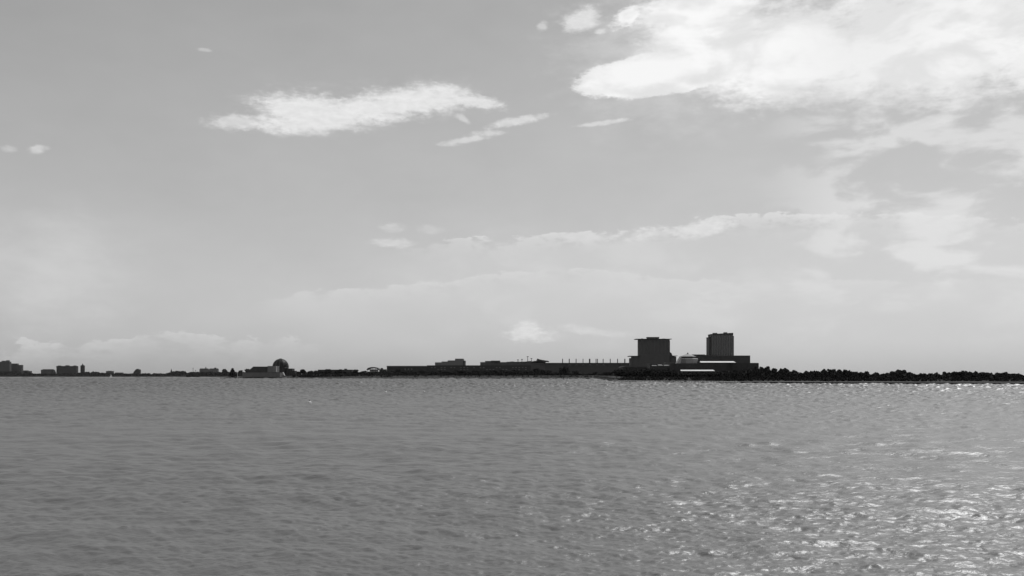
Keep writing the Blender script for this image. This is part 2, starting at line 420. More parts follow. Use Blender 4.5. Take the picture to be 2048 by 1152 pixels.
# woods that read as one mass
def woods(name, label, prof, d, depth, leaf, n, zb, m=None, off=None, hmin=.8, wide=(2, 5)):
    rs = random.Random(name); bm = bmesh.new(); x0, x1 = prof[0][0], prof[-1][0]
    hump = [(rs.uniform(x0, x1), rs.uniform(hmin, 1.0), rs.uniform(*wide)) for _ in range(int((x1-x0)/2.2))]
    for i in range(n):
        hx, hk, hr = rs.choice(hump); x = hx+rs.gauss(0, .45)*hr
        if off is not None: d = lerp_tab(FRONT, x)+off; zb = ground_z(x, d)-.6
        if x < x0 or x > x1: continue
        dd = d+rs.uniform(0, depth); top = Z(lerp_tab(prof, x), d)
        q = max(.3, 1-((x-hx)/hr)**2*.35)
        zt = zb+(top-zb)*hk*q; z = zb+(zt-zb)*(rs.random()**.8); s = leaf*rs.uniform(.6, 1.4)
        u = Vector((rs.gauss(0, 1), rs.gauss(0, .5), rs.gauss(0, .5))).normalized(); v = u.cross(Vector((rs.gauss(0, .4), 1, rs.gauss(0, .4)))).normalized()
        p = Vector((X(x, dd), dd, z-s*.4))
        bm.faces.new([bm.verts.new(p+u*s*a+v*s*b) for a, b in ((-.5, -.3), (.4, -.5), (.6, .35), (-.2, .55))])
    tag(link(name, bm, m or M['leaf']), label, 'woods', kind='stuff')
woods('distant_woods', 'hazy band of distant woods along the far left shore',
      [(-60, 743), (45, 742), (60, 744), (66, 747), (110, 747), (160, 745), (172, 743), (190, 742.5), (200, 744), (215, 746.5), (260, 747), (300, 746), (330, 747), (345, 743), (352, 741.5), (370, 742), (374, 746)],
      4560, 60, 9., 24000, 3, hmin=.9)
woods('hazy_woods', 'paler hazy woods behind the left tip of the spit', [(372, 746), (385, 742), (400, 743), (445, 742), (500, 744), (560, 744), (640, 743)], 3780, 100, 8, 7000, 5)
woods('shoreline_shrubs', 'dark shrubs and undergrowth along the foot of the tree rows', [(585, 746), (700, 747), (780, 744), (1060, 743), (1090, 745), (1188, 747)], 1500, 60, 3., 16000, 5.0)
woods('waterside_bushes', 'low dark bushes along the nearer shore in front of the trees', [(1236, 755), (1260, 753), (1330, 751), (1440, 752), (1700, 753), (2100, 752)], 655, 18, 1.0, 7000, 1.6, off=22)
woods('bank_bushes', 'scattered dark bushes on the grass bank behind the far seawall', [(585, 752), (640, 750), (700, 753), (760, 750), (900, 751), (980, 749), (1188, 751)], 1462, 25, 1.6, 1100, 3.0, off=20)
woods('far_right_woods', 'dark woods continuing behind the nearer shore', [(1440, 741), (1480, 738), (1510, 731), (1545, 729), (1570, 735), (1610, 741), (1660, 735), (1700, 739), (1760, 742), (1800, 737), (1850, 743), (1930, 740), (2000, 744), (2100, 740), (2500, 742)], 655, 45, 1.6, 42000, 2.6, off=34, hmin=.5, wide=(3, 11))

# loose stones along the foot of the seawalls
bm = bmesh.new(); rs = random.Random(3)
for i in range(2600):
    x = rs.uniform(1222, 1480) if i < 1500 else rs.uniform(450, 1190)
    f = lerp_tab(FRONT, x)-rs.uniform(.9, 2.4); sc_ = rs.uniform(.25, .7)*(1 if i < 1500 else 1.5)
    c = Vector((X(x, f), f, rs.uniform(.1, 1.1))); q = bmesh.ops.create_icosphere(bm, subdivisions=1, radius=sc_)
    for v in q['verts']: v.co = Vector((v.co.x*rs.uniform(.8, 1.5), v.co.y, v.co.z*rs.uniform(.6, .9)))+c
tag(link('shore_stones', bm, M['rock']), 'loose stones along the foot of the seawalls', 'stones', kind='stuff')

# ------------------------------------------------------------------ buildings
def windows(parent, x0, x1, z0, z1, nx, nz, y, fw=.6, fh=.55, m='glass', skip=0.):
    rs = random.Random(nx*nz); first = None; a = (x1-x0)/nx; b = (z1-z0)/nz
    for i in range(nx):
        for k in range(nz):
            if rs.random() < skip: continue
            if first is None:
                bm = bmesh.new(); box(bm, -a*fw/2, a*fw/2, -.12, .0, -b*fh/2, b*fh/2); o = first = link('window', bm, M[m], parent)
            else: o = first.copy(); COL.objects.link(o); o.parent = parent
            o.location = (x0+a*(i+.5), y, z0+b*(k+.5))
def wall_mesh(bm, x0, x1, y0, y1, z0, z1, floor=3.6, bay=None):
    box(bm, x0, x1, y0, y1, z0, z1)
    n = int((z1-z0)/floor)
    for i in range(1, n):
        z = z0+(z1-z0)*i/n; box(bm, x0-.25, x1+.25, y0-.25, y1+.25, z-.25, z+.25)
    if bay:
        k = int((x1-x0)/bay)
        for i in range(k+1):
            xx = x0+(x1-x0)*i/k; box(bm, xx-.3, xx+.3, y0-.4, y0+.1, z0, z1-.4)
def building(name, label, cat, x0, x1, ytop, d, depth, m, zb=6., extra=(), floor=3.6, bay=None, parapet=True, group=None):
    if x1 < 440: depth *= .3
    xc = X((x0+x1)/2, d); t = thing(name, label, cat, (xc, d, zb), group)
    lx = lambda x: X(x, d)-xc
    lz = lambda y: Z(y, d)-zb
    bm = bmesh.new(); wall_mesh(bm, lx(x0), lx(x1), 0, depth, -1.5, lz(ytop)-.5, floor, bay); link('wall', bm, M[m], t)
    if parapet:
        bm = bmesh.new(); box(bm, lx(x0)-.5, lx(x1)+.5, -.5, depth+.5, lz(ytop)-.497, lz(ytop)); link('roof', bm, M['roofm'], t)
    for e in extra:
        nm, a, b, yt, yb, mm = e[:6]; y0, y1 = (e[6], e[7]) if len(e) > 6 else (depth*.25, depth*.75)
        bm = bmesh.new(); box(bm, lx(a), lx(b), y0, y1, lz(yb)+.003, lz(yt)); link(nm, bm, M[mm], t)
    return t, lx, lz
FD = 4700
building('apartment_tower', 'tall hazy block at the very left edge of the far shore', 'building', -40, 19, 723.5, FD, 60, 'mid', extra=[('penthouse', 2, 9, 721.5, 723.5, 'mid'), ('penthouse', 11, 17, 720.5, 723.5, 'mid')], bay=9)
building('apartment_tower', 'stepped dark block beside the tall one at the left edge', 'building', 19.5, 34, 727, FD+70, 60, 'mid', extra=[], bay=9)
building('apartment_tower', 'lower step of dark flats right of the left edge towers', 'building', 34.2, 43.5, 729.8, FD+20, 50, 'mid', bay=8)
building('low_building', 'low far building between the left towers and the gap of sky', 'building', 44, 61, 742, FD, 50, 'mid', extra=[('penthouse', 46, 55, 740.8, 742, 'mid')])
building('apartment_block', 'squat block with rounded right shoulder left of the big slab', 'building', 82, 107, 739.5, FD, 60, 'mid', extra=[('penthouse', 84, 105, 738.4, 739.5, 'mid'), ('stair_tower', 107.2, 109.5, 743, 753, 'mid')], bay=10)
building('apartment_slab', 'broad flat-topped dark slab on the far left shore, widest of its skyline', 'building', 113, 153.5, 732, FD, 55, 'dark2', bay=8,
         extra=[('penthouse', 115, 120, 731, 732, 'dark'), ('penthouse', 130, 137, 730.6, 732, 'dark'), ('penthouse', 146, 151, 731, 732, 'dark'), ('cornice', 112.6, 153.9, 733.2, 734.4, 'dark', -1.2, -.3)])
building('low_building', 'small box-shaped building behind the white sail', 'building', 212, 226, 742.2, FD-60, 40, 'mid', extra=[('penthouse', 215, 222, 741.6, 742.2, 'mid')])
building('low_building', 'wide low building just right of the white sail', 'building', 230, 245, 745, FD-60, 40, 'mid')
building('low_building', 'low distant block on the mound right of the spire', 'building', 355, 369, 743, FD-60, 40, 'dark2')
# slender tower with a finial
t, lx, lz = building('slender_tower', 'slender dark tower with a pointed cap right of the broad slab', 'tower', 161, 168.8, 731, FD, 18, 'dark', bay=5)
bm = bmesh.new(); lathe(bm, [(7, lz(731)+.01), (4.4, lz(729.5)), (1.6, lz(728.6)), (.5, lz(726.5))], 12, (0, 3)); link('cap', bm, M['dark'], t)
# gabled block
t, lx, lz = building('gabled_building', 'dark block with a sloping left shoulder on the far shore', 'building', 270, 280, 740, FD, 40, 'dark2', parapet=False)
bm = bmesh.new(); prism(bm, [(lx(270), lz(740)-.4), (lx(280), lz(740)-.4), (lx(280), lz(739)), (lx(277), lz(738.6)), (lx(274.5), lz(737.6)), (lx(271), lz(739.3))], -.4, 12); link('roof', bm, M['dark'], t)
bm = bmesh.new(); prism(bm, [(lx(264), 0), (lx(269.9), 0), (lx(269.9), lz(740.5)), (lx(267), lz(743.5))], 2, 11); link('side_wing', bm, M['dark2'], t)
# spire
t = thing('church_spire', 'thin spire rising from the wooded mound on the far shore', 'spire', (X(350, FD), FD-50, 6))
bm = bmesh.new(); box(bm, -3.4, 3.4, -3.4, 3.4, -1, Z(742, FD)-6); link('tower', bm, M['dark2'], t)
bm = bmesh.new(); lathe(bm, [(4.2, Z(742, FD)-5.99), (2.2, Z(740.5, FD)-6), (.3, Z(737.2, FD)-6)], 8); link('spire', bm, M['dark'], t)
# hazy twin-roofed building and its masts
D2 = 3900
building('hazy_apartment_block', 'hazy flat-roofed block with a notch in the middle of its roof', 'building', 399, 435.5, 738.4, D2, 50, 'stone', zb=6, bay=9,
         extra=[('penthouse', 399.2, 415.5, 736.9, 738.4, 'mid'), ('penthouse', 418.5, 435.2, 736.9, 738.4, 'mid'), ('chimney', 410, 411, 734.2, 736.9, 'mid'), ('chimney', 428, 431, 735.3, 736.9, 'mid')])
for px, yt, nm in ((389.5, 735.5, 'taller thin mast left of the hazy notched block'), (394.5, 740, 'shorter thin mast between the taller one and the hazy notched block')):
    bm = bmesh.new(); cyl(bm, 0, 0, 0, Z(yt, D2)-5, 1.1, .6, 8); box(bm, -2, 2, -.8, .8, Z(yt, D2)-8, Z(yt, D2)-6.6)
    o = link('mast', bm, M['steel']); o.location = (X(px, D2), D2-20, 5); tag(o, nm, 'mast')

# ---- domed hall on the spit
D = 1535; t = thing('domed_hall', 'dark dome hall with a flat glazed wing at the end of the spit', 'building', (X(557, D), D, 5.0))
lx = lambda x: X(x, D)-X(557, D)
lz = lambda y: Z(y, D)-5.0
bm = bmesh.new(); lathe(bm, [(13.2, 2), (13.3, lz(735.6)), (13.0, lz(735.3))], 12, (0, 14)); link('drum', bm, M['dark'], t)
bm = bmesh.new(); rr = 13.2; zc = lz(734.2); hh = lz(717.6)-zc
lathe(bm, [(rr*1.03, zc-1.6), (rr*1.03, zc-.9), (rr, zc-.89)]+[(rr*math.cos(a), zc+hh*math.sin(a)) for a in np.linspace(0, 1.35, 14)], 36, (0, 14))
dome = link('dome', bm, M['copper'], t, True)
bm = bmesh.new(); lathe(bm, [(4.2, lz(718.6)), (4.2, lz(718.0)), (2.6, lz(717.7)), (2.4, lz(717.0)), (.8, lz(716.6))], 18, (0, 14)); link('lantern', bm, M['mid'], dome)
for i in range(12):
    a = 2*math.pi*i/12+.13; bm = bmesh.new(); P = []
    for q in np.linspace(0, 1.3, 9): P.append((math.cos(q)*(rr+.12), zc+(hh+.12)*math.sin(q)))
    for (r0, z0), (r1, z1) in zip(P[:-1], P[1:]):
        s = Vector((-math.sin(a), math.cos(a), 0))*.28
        p0 = Vector((r0*math.cos(a), 14+r0*math.sin(a), z0)); p1 = Vector((r1*math.cos(a), 14+r1*math.sin(a), z1)); n_ = Vector((math.cos(a), math.sin(a), .6))*.22
        v = [bm.verts.new(p) for p in (p0-s-n_, p0+s-n_, p1+s-n_, p1-s-n_, p0-s+n_, p0+s+n_, p1+s+n_, p1-s+n_)]
        for f in ((4, 5, 6, 7), (0, 1, 5, 4), (1, 2, 6, 5), (2, 3, 7, 6), (3, 0, 4, 7)): bm.faces.new([v[k] for k in f])
    link('rib', bm, M['steel'], dome)
bm = bmesh.new(); prism(bm, [(lx(498), lz(744.5)), (lx(541), lz(744.5)), (lx(541), lz(734)), (lx(511.5), lz(734))], -16, 6); wg = link('glazed_wing', bm, M['dark2'], t)
bm = bmesh.new(); prism(bm, [(lx(510.8), lz(733.9)), (lx(541.2), lz(733.9)), (lx(541.2), lz(733.3)), (lx(511), lz(733.3))], -16.6, 6.6); link('roof', bm, M['steel'], wg)
bm = bmesh.new(); box(bm, lx(541.1), lx(559), -19, 2, lz(744.5), lz(732.2)); pv = link('entrance_pavilion', bm, M['stone'], t)
for i, (px, wd, mm) in enumerate([(552.5, .5, 'pale'), (554.6, .5, 'pale'), (556.4, .6, 'pale'), (558.5, .9, 'white')]):
    bm = bmesh.new(); box(bm, lx(px-wd/2), lx(px+wd/2), -19.6, -19.02, lz(744.3), lz(732.6)); link('fin', bm, M[mm], pv)
bm = bmesh.new(); wall_mesh(bm, lx(493), lx(566), -22, 4, -1.5, lz(745.2), 3, 3.5); bs = link('lower_storey', bm, M['stone'], t)
bm = bmesh.new(); box(bm, lx(492.6), lx(566.4), -22.6, 4, lz(745.2)+.003, lz(744.55)); link('terrace', bm, M['steel'], bs)
bm = bmesh.new(); wall_mesh(bm, lx(572.5), lx(583), 4, 22, -1.5, lz(737), 3.4, 3); box(bm, lx(583.1), lx(588), 5, 21, -1.5, lz(741.5)); link('side_wing', bm, M['dark'], t)
# white slanting monument
D3 = 1508; bm = bmesh.new(); s = D3/F
prism(bm, [(-1.6*s, Z(744.2, D3)-4), (-.2*s, Z(744.5, D3)-4), (3.0*s, Z(750.5, D3)-4), (3.0*s, Z(751.3, D3)-4), (1.4*s, Z(751.3, D3)-4)], -1.2, 1.2)
t = thing('monument', 'bright white slanting monument at the right foot of the domed hall', 'monument', (X(567, D3), D3, 4)); link('slanting_slab', bm, M['white'], t)
bm = bmesh.new(); box(bm, -.5, 4.0, -1.8, 1.8, -1, Z(751.35, D3)-4); link('plinth', bm, M['stone'], t)
# low white wall right of it
bm = bmesh.new(); box(bm, -10, 10, -.4, .4, -.8, 1.5)
o = link('low_wall', bm, M['pale']); o.location = (X(624, 1518), 1518, ground_z(624, 1518)); o.rotation_euler[2] = .2; tag(o, 'low pale wall on the grass right of the domed hall', 'wall')

# ---- flat block among trees, arched canopy
building('flat_block', 'long flat low block half hidden by dark trees left of the arched canopy', 'building', 636, 703, 739.3, 1650, 30, 'dark2', zb=5.5, bay=7, floor=3.2,
         extra=[('penthouse', 649, 653, 738.3, 739.3, 'dark'), ('penthouse', 687, 690, 737.3, 739.3, 'dark')])
D = 1600; t = thing('arched_canopy', 'thin dark arched canopy roof open underneath, between low trees', 'canopy', (X(745.5, D), D, 5.8))
bm = bmesh.new(); outer = []; inner = []
for a in np.linspace(math.pi, 0, 17):
    outer.append((math.cos(a)*12.4*D/F, Z(739.5, D)-5.8+math.sin(a)*5.4*D/F)); inner.append((math.cos(a)*10.6*D/F, Z(739.9, D)-5.8+math.sin(a)*3.4*D/F))
for i in range(16):
    va = [bm.verts.new((p[0], yy, p[1])) for yy in (0, 20) for p in (outer[i], outer[i+1], inner[i+1], inner[i])]
    for f in ((0, 1, 2, 3), (4, 5, 6, 7), (0, 1, 5, 4), (3, 2, 6, 7)): bm.faces.new([va[k] for k in f])
bmesh.ops.remove_doubles(bm, verts=bm.verts[:], dist=.01); link('roof', bm, M['dark'], t)
for px in (-10.6, -5, 0, 5, 10.6):
    bm = bmesh.new(); xx = px*D/F; top = Z(739.9, D)-5.8+math.sqrt(max(0, 1-(px/10.7)**2))*3.4*D/F+.2
    cyl(bm, xx, 1.2, -1, top, .3, None, 8); link('post', bm, M['steel'], t)
bm = bmesh.new(); box(bm, -9*D/F, 8*D/F, 17, 19, -1, Z(738.6, D)-5.8); link('back_wall', bm, M['white'], t)
building('kiosk', 'small dark building with a bump on its roof right of the arched canopy', 'building', 758.5, 772, 738.6, 1620, 16, 'dark2', zb=5.5, extra=[('penthouse', 760.5, 764.5, 736, 738.6, 'dark')])

# ---- long black building, blocks behind, stadium
t, lx, lz = building('long_hall', 'very long low black building behind the tree row at the middle of the shore', 'building', 774, 853, 732.6, 1700, 60, 'dark', zb=5.5, bay=6, floor=4.2,
         extra=[('higher_wing', 853.2, 1062, 730.6, 755, 'dark', 4, 58), ('roof_edge', 773, 852, 731.7, 732.6, 'steel', 0, 60)])
for px in (810.5, 817, 823.5):
    bm = bmesh.new(); box(bm, lx(px-1.4), lx(px+1.4), -.7, -.42, lz(740), lz(737)); wn = link('window', bm, M['stone'], t)
    bm = bmesh.new(); box(bm, lx(px-1.6), lx(px+1.6), -.9, -.42, lz(740.6), lz(740)-.003); link('sill', bm, M['mid'], wn)
windows(t, lx(860), lx(1055), lz(741), lz(733), 30, 2, 3.55, .5, .4, 'stone', .45)
building('stepped_building', 'grey stepped block rising in four steps above the long black building', 'building', 870, 883, 724.3, 2500, 60, 'stone', zb=6, floor=4, parapet=False,
         extra=[('step', 883.1, 895, 723, 750, 'stone', 0, 60), ('step', 895.1, 910, 721.3, 750, 'stone', 1, 60), ('step', 910.1, 926, 717.8, 750, 'stone', 0, 60), ('step', 926.1, 929.5, 721, 750, 'dark2', 2, 60), ('roof', 896, 910, 720.8, 721.3, 'dark', 0, 58), ('roof', 909.8, 926.4, 717.3, 717.8, 'steel', 0, 58)])
D = 2350; xc = X(1030, D); t = thing('stadium', 'long stadium with stepped left end and ragged bowl rim above the black building', 'stadium', (xc, D, 6))
lx = lambda x: X(x, D)-xc
lz = lambda y: Z(y, D)-6
bm = bmesh.new(); wall_mesh(bm, lx(960.5), lx(970), 0, 60, -1, lz(724.2)); wall_mesh(bm, lx(970.2), lx(982), 0, 60, -1, lz(722.8)); link('stepped_stand', bm, M['mid'], t)
bm = bmesh.new(); box(bm, lx(970), lx(982.3), -.6, 60, lz(722.8)+.003, lz(722)); box(bm, lx(981.9), lx(1000), -.5, 60, lz(724.5), lz(721.2)); link('roof', bm, M['dark'], t)
bm = bmesh.new(); wall_mesh(bm, lx(982.2), lx(1062), 2, 80, -1, lz(724.2), 4, 8); wall_mesh(bm, lx(1062.2), lx(1090), 8, 80, -1, lz(726), 4, 8); link('wall', bm, M['mid'], t)
bm = bmesh.new(); rs = random.Random(5); prev = None; seg = 60; ring = []
cxb, cyb = lx(1050), 90
for i in range(seg):
    a = 2*math.pi*i/seg; ca, sa = math.cos(a), math.sin(a); ex = (lx(1098)-cxb)
    top = lz(722.6)+ca*2.2+rs.uniform(-.8, 1.2); 
    ring.append([bm.verts.new((cxb+ca*ex*.86, cyb+sa*70, lz(725.9))), bm.verts.new((cxb+ca*ex, cyb+sa*84, top)), bm.verts.new((cxb+ca*ex*.97, cyb+sa*81, top-.4)), bm.verts.new((cxb+ca*ex*.7, cyb+sa*50, lz(729)))])
for i in range(seg):
    a, b = ring[i], ring[(i+1) % seg]
    for k in range(3): bm.faces.new((a[k], b[k], b[k+1], a[k+1]))
    bm.faces.new((a[3], b[3], b[0], a[0]))
link('bowl', bm, M['mid'], t)
bm = bmesh.new(); prism(bm, [(lx(1073), lz(721)), (lx(1075), lz(717.2)), (lx(1079), lz(718.6)), (lx(1090), lz(720.8)), (lx(1097), lz(721.6)), (lx(1098.5), lz(724)), (lx(1085), lz(723))], 0, 40); link('canopy', bm, M['dark'], t)
for px, yt in ((1055.5, 713.8), (1063, 717.6), (1036, 720.2), (1044, 719.4)):
    bm = bmesh.new(); cyl(bm, lx(px), 10, lz(726), lz(yt), .9, .6, 8); box(bm, lx(px)-2.4, lx(px)+2.4, 9.2, 10.8, lz(yt), lz(yt)+1.6); link('light_mast', bm, M['steel'], t)

# ---- hall with roof posts
D = 2700; xc = X(1180, D); t = thing('exhibition_hall', 'wide flat hall with a row of upright roof posts against the sky', 'building', (xc, D, 6))
lx = lambda x: X(x, D)-xc
bm = bmesh.new(); wall_mesh(bm, lx(1063), lx(1275), 0, 90, -1, Z(727.2, D)-6, 6, 13); link('wall', bm, M['dark2'], t)
bm = bmesh.new(); box(bm, lx(1062), lx(1276), -3, 93, Z(727.2, D)-6+.003, Z(725.7, D)-6); link('roof', bm, M['dark'], t)
for px, wd in ((1125.6, 1.6), (1139, 1.8), (1152.7, 1.5), (1166.6, 1.3), (1180, 2.8), (1192.8, 1.5), (1195.6, 1.5), (1207, 1.4), (1221.3, 1.5), (1236, 1.5), (1250.6, 2.0)):
    bm = bmesh.new(); a = wd/2*D/F; box(bm, lx(px)-a, lx(px)+a, 10, 10+2*a, Z(725.7, D)-6+.006, Z(717.4, D)-6); link('post', bm, M['steel'], t)
for px in (1139, 1152.7, 1166.6, 1180, 1194, 1207):
    bm = bmesh.new(); xx = lx(px); q = 1.6*D/F; prism(bm, [(xx, Z(727.6, D)-6), (xx+q*1.6, Z(731, D)-6), (xx+q, Z(731, D)-6), (xx, Z(729, D)-6), (xx-q, Z(731, D)-6), (xx-q*1.6, Z(731, D)-6)], -1.4, -.5); link('brace', bm, M['stone'], t)

# ---- big slab tower with overhanging roof plates
D = 2250; xc = X(1309, D); t = thing('slab_tower', 'large dark slab tower with an overhanging flat roof plate and lower side wings', 'building', (xc, D, 6))
lx = lambda x: X(x, D)-xc
lz = lambda y: Z(y, D)-6
bm = bmesh.new(); wall_mesh(bm, lx(1278.6), lx(1339), 0, 30, -1, lz(678.6), 3.8, 6.2); link('wall', bm, M['mid'], t)
windows(t, lx(1280), lx(1338), lz(708), lz(680), 8, 12, -.46, .62, .5)
for a_, b_, c_ in ((1284, 1287, 676.6), (1326, 1332, 676.8)):
    bm = bmesh.new(); box(bm, lx(a_), lx(b_), 8, 20, lz(677.6)+.004, lz(c_)); link('roof_plant', bm, M['stone'], t)
bm = bmesh.new(); box(bm, lx(1339.1), lx(1340.8), 6, 26, -1, lz(681)); link('stair_tower', bm, M['dark'], t)
bm = bmesh.new(); box(bm, lx(1271.5), lx(1343), -5, 35, lz(678.6)+.003, lz(677.6)); link('roof', bm, M['dark'], t)
bm = bmesh.new(); box(bm, lx(1296), lx(1318.6), 4, 26, lz(677.6)+.003, lz(674.8)); box(bm, lx(1295), lx(1319.4), 3, 27, lz(674.8)+.003, lz(673.9)); link('penthouse', bm, M['mid'], t)
bm = bmesh.new(); wall_mesh(bm, lx(1265.6), lx(1278.4), 2, 34, -1, lz(713), 3.8, 6); box(bm, lx(1261.5), lx(1265.4), 4, 34, -1, lz(716)); lw = link('side_wing', bm, M['mid'], t)
bm = bmesh.new(); box(bm, lx(1258.5), lx(1278.4), -2, 36, lz(713)+.003, lz(711.6)); link('roof', bm, M['dark'], lw)
bm = bmesh.new(); prism(bm, [(lx(1341), -1), (lx(1353), -1), (lx(1353), lz(713)), (lx(1346), lz(712.5)), (lx(1343.5), lz(706)), (lx(1341), lz(704.5))], 3, 34); rw = link('side_wing', bm, M['dark2'], t)
bm = bmesh.new(); box(bm, lx(1344.5), lx(1355), -2, 36, lz(712)+.003, lz(711.2)); link('roof', bm, M['dark'], rw)

# ---- tower at the right edge
D = 2500; xc = X(1440, D); t = thing('ribbed_tower', 'tall ribbed tower at the far right of the skyline', 'building', (xc, D, 6))
lx = lambda x: X(x, D)-xc
lz = lambda y: Z(y, D)-6
bm = bmesh.new(); wall_mesh(bm, lx(1422.5), lx(1466), 0, 40, -1, lz(670), 3.8); link('wall', bm, M['mid'], t)
bm = bmesh.new(); prism(bm, [(lx(1422), lz(670)+.003), (lx(1466.4), lz(670)+.003), (lx(1466.4), lz(665.6)), (lx(1422), lz(668))], -.6, 40.6); link('crown', bm, M['dark'], t)
bm = bmesh.new(); box(bm, lx(1418.4), lx(1422.3), 3, 37, -1, lz(675)); box(bm, lx(1417.7), lx(1422.3), 2.5, 37.5, lz(675)+.003, lz(674.2)); link('stair_tower', bm, M['dark'], t)
for i in range(9):
    px = 1424.5+i*4.9; bm = bmesh.new(); box(bm, lx(px)-.9, lx(px)+.9, -1.4, -.26, 0, lz(670.6)); link('rib', bm, M['stone'], t)
    bm = bmesh.new(); box(bm, lx(px)+1.2, lx(px+4.9)-1.2, -.5, -.27, 0, lz(671.5)); link('window_strip', bm, M['glass'], t)
for a_, b_, c_ in ((1428, 1436, 665.4), (1450, 1456, 664.2)):
    bm = bmesh.new(); box(bm, lx(a_), lx(b_), 8, 20, lz(668.5), lz(c_)); link('roof_plant', bm, M['stone'], t)

# ---- round museum with conical roof, its wings and terraces
D = 930; xc = X(1380, D); t = thing('museum', 'round pale museum with a shallow cone roof and small finial on dark terraces', 'building', (xc, D, 4.5))
lx = lambda x: X(x, D)-xc
lz = lambda y: Z(y, D)-4.5
r = 19.5*D/F
bm = bmesh.new(); lathe(bm, [(r*.95, lz(727)), (r*1.08, lz(717.5)), (r*.98, lz(716.2))], 8, (0, 12), R(22.5)); link('drum', bm, M['pale'], t)
bm = bmesh.new(); lathe(bm, [(r*.80, lz(716.18)), (r*.80, lz(713.6)), (r*.92, lz(713.2)), (r*.92, lz(712.7)), (r*.8, lz(712.65))], 8, (0, 12), R(22.5)); link('eave', bm, M['dark'], t)
bm = bmesh.new(); lathe(bm, [(r*.88, lz(712.64)), (r*.42, lz(709.3)), (r*.12, lz(707.6)), (r*.1, lz(707.3))], 8, (0, 12), R(22.5)); rf = link('roof', bm, M['pale'], t)
bm = bmesh.new(); lathe(bm, [(.9, lz(707.4)), (1.0, lz(706.6)), (.55, lz(706.1)), (.2, lz(704.3))], 10, (0, 12)); link('finial', bm, M['dark'], rf)
bm = bmesh.new(); wall_mesh(bm, lx(1336), lx(1446), -14, 34, -1, lz(727.1), 5, 4.5); link('wall', bm, M['dark'], t)
bm = bmesh.new(); prism(bm, [(lx(1352.5), lz(727)), (lx(1359.5), lz(727)), (lx(1362), lz(712.8)), (lx(1361), lz(712.8))], -4, 6); link('buttress', bm, M['pale'], t)
bm = bmesh.new(); wall_mesh(bm, lx(1402), lx(1520), 6, 40, -1, lz(725.6), 5, 5); wgm = link('side_wing', bm, M['dark'], t)
# sloping white roofs catch the sun
def lean_to(x0, x1, yb, yt, y0, run, par, name='roof'):
    bm = bmesh.new(); a, b = lx(x0), lx(x1); zb_, zt = lz(yb), lz(yt)
    v = [bm.verts.new(p) for p in ((a, y0, zb_), (b, y0, zb_), (b-.5, y0+run, zt), (a+.8, y0+run, zt), (a, y0, zb_-.12), (b, y0, zb_-.12), (b-.5, y0+run, zb_-.12), (a+.8, y0+run, zb_-.12))]
    for f in ((0, 1, 2, 3), (4, 5, 6, 7), (0, 1, 5, 4), (1, 2, 6, 5), (2, 3, 7, 6), (3, 0, 4, 7)): bm.faces.new([v[k] for k in f])
    return link(name, bm, M['white'], par)
lean_to(1401.5, 1472, 725.0, 722.1, 0, 9, wgm)
bm = bmesh.new(); wall_mesh(bm, lx(1340), lx(1500), -26, -14.5, -1, lz(742.6), 4, 4); tw = link('terrace', bm, M['dark'], t)
lean_to(1352, 1418.5, 742.2, 739.7, -27, 7, tw)
bm = bmesh.new(); box(bm, lx(1296), lx(1362), -13, 12, -1, lz(732)); fw = link('front_hall', bm, M['dark'], t)
for a, b, y0_, y1_ in ((1300, 1311, 732, 730.3), (1312, 1322, 731.4, 729.0), (1324, 1336, 731.8, 729.9), (1338, 1361.5, 731.6, 729.6)):
    o = lean_to(a, b, y0_, y1_, -13, 7, fw, 'skylight'); o.data.materials[0] = M['stone']
for i in range(9):
    bm = bmesh.new(); px = 1354+i*7.8; box(bm, lx(px)-.12, lx(px)+.12, -27.2, -27.02, 0, lz(742.2)+.1); link('post', bm, M['steel'], tw)
# low pavilion left of it
D = 860; xc = X(1270, D); t = thing('low_pavilion', 'low dark pavilion with a thin pale sloping roof edge behind the near trees', 'building', (xc, D, 4.5))
bm = bmesh.new(); box(bm, lx(1246), lx(1295), 0, 14, -1, lz(735)); link('wall', bm, M['dark'], t)
bm = bmesh.new(); prism(bm, [(lx(1240), lz(734.6)), (lx(1297), lz(734.6)), (lx(1297), lz(733)), (lx(1284), lz(731.4)), (lx(1252), lz(731.9)), (lx(1243), lz(733.4))], -1, 15); link('roof', bm, M['mid'], t)
building('broad_block', 'broad dark flat block behind the round museum at the right', 'building', 1392, 1500, 711, 1700, 50, 'dark2', zb=5, bay=8, extra=[('roof_slope', 1386, 1410, 708.9, 711, 'dark', 0, 50), ('penthouse', 1410.5, 1436, 709.6, 711, 'dark', 4, 46)])
building('plinth_block', 'low dark block filling the gap under the slab tower', 'building', 1300, 1356, 727, 1500, 40, 'dark', zb=5, bay=8, extra=[('penthouse', 1334, 1350, 724, 727, 'mid')])

# ------------------------------------------------------------------ boats, marker, breakwaters, mooring buoys
def on_water(y): return H*F/(y-HY)
def hull(L, B, Hh, bm, fl=0.):
    rows = []
    for i in range(9):
        t_ = i/8; wv = B/2*math.sin(math.pi*min(1, .35+t_*.65))**.6 if t_ < 1 else .02; xx = -L/2+L*t_; sh = Hh*(1+.25*t_*t_)
        rows.append([bm.verts.new((xx, -wv, sh)), bm.verts.new((xx, -wv*.75, .0)), bm.verts.new((xx, 0, -.35)), bm.verts.new((xx, wv*.75, 0)), bm.verts.new((xx, wv, sh))])
    for a, b in zip(rows[:-1], rows[1:]):
        for k in range(4): bm.faces.new((a[k], b[k], b[k+1], a[k+1]))
        bm.faces.new((a[4], b[4], b[0], a[0]))
    bm.faces.new(rows[0]); bm.faces.new(rows[-1][::-1])
d = on_water(756); t = thing('sailboat', 'small sailboat with a leaning white sail on the far left water', 'sailboat', (X(222, d), d, 0)); s = d/F
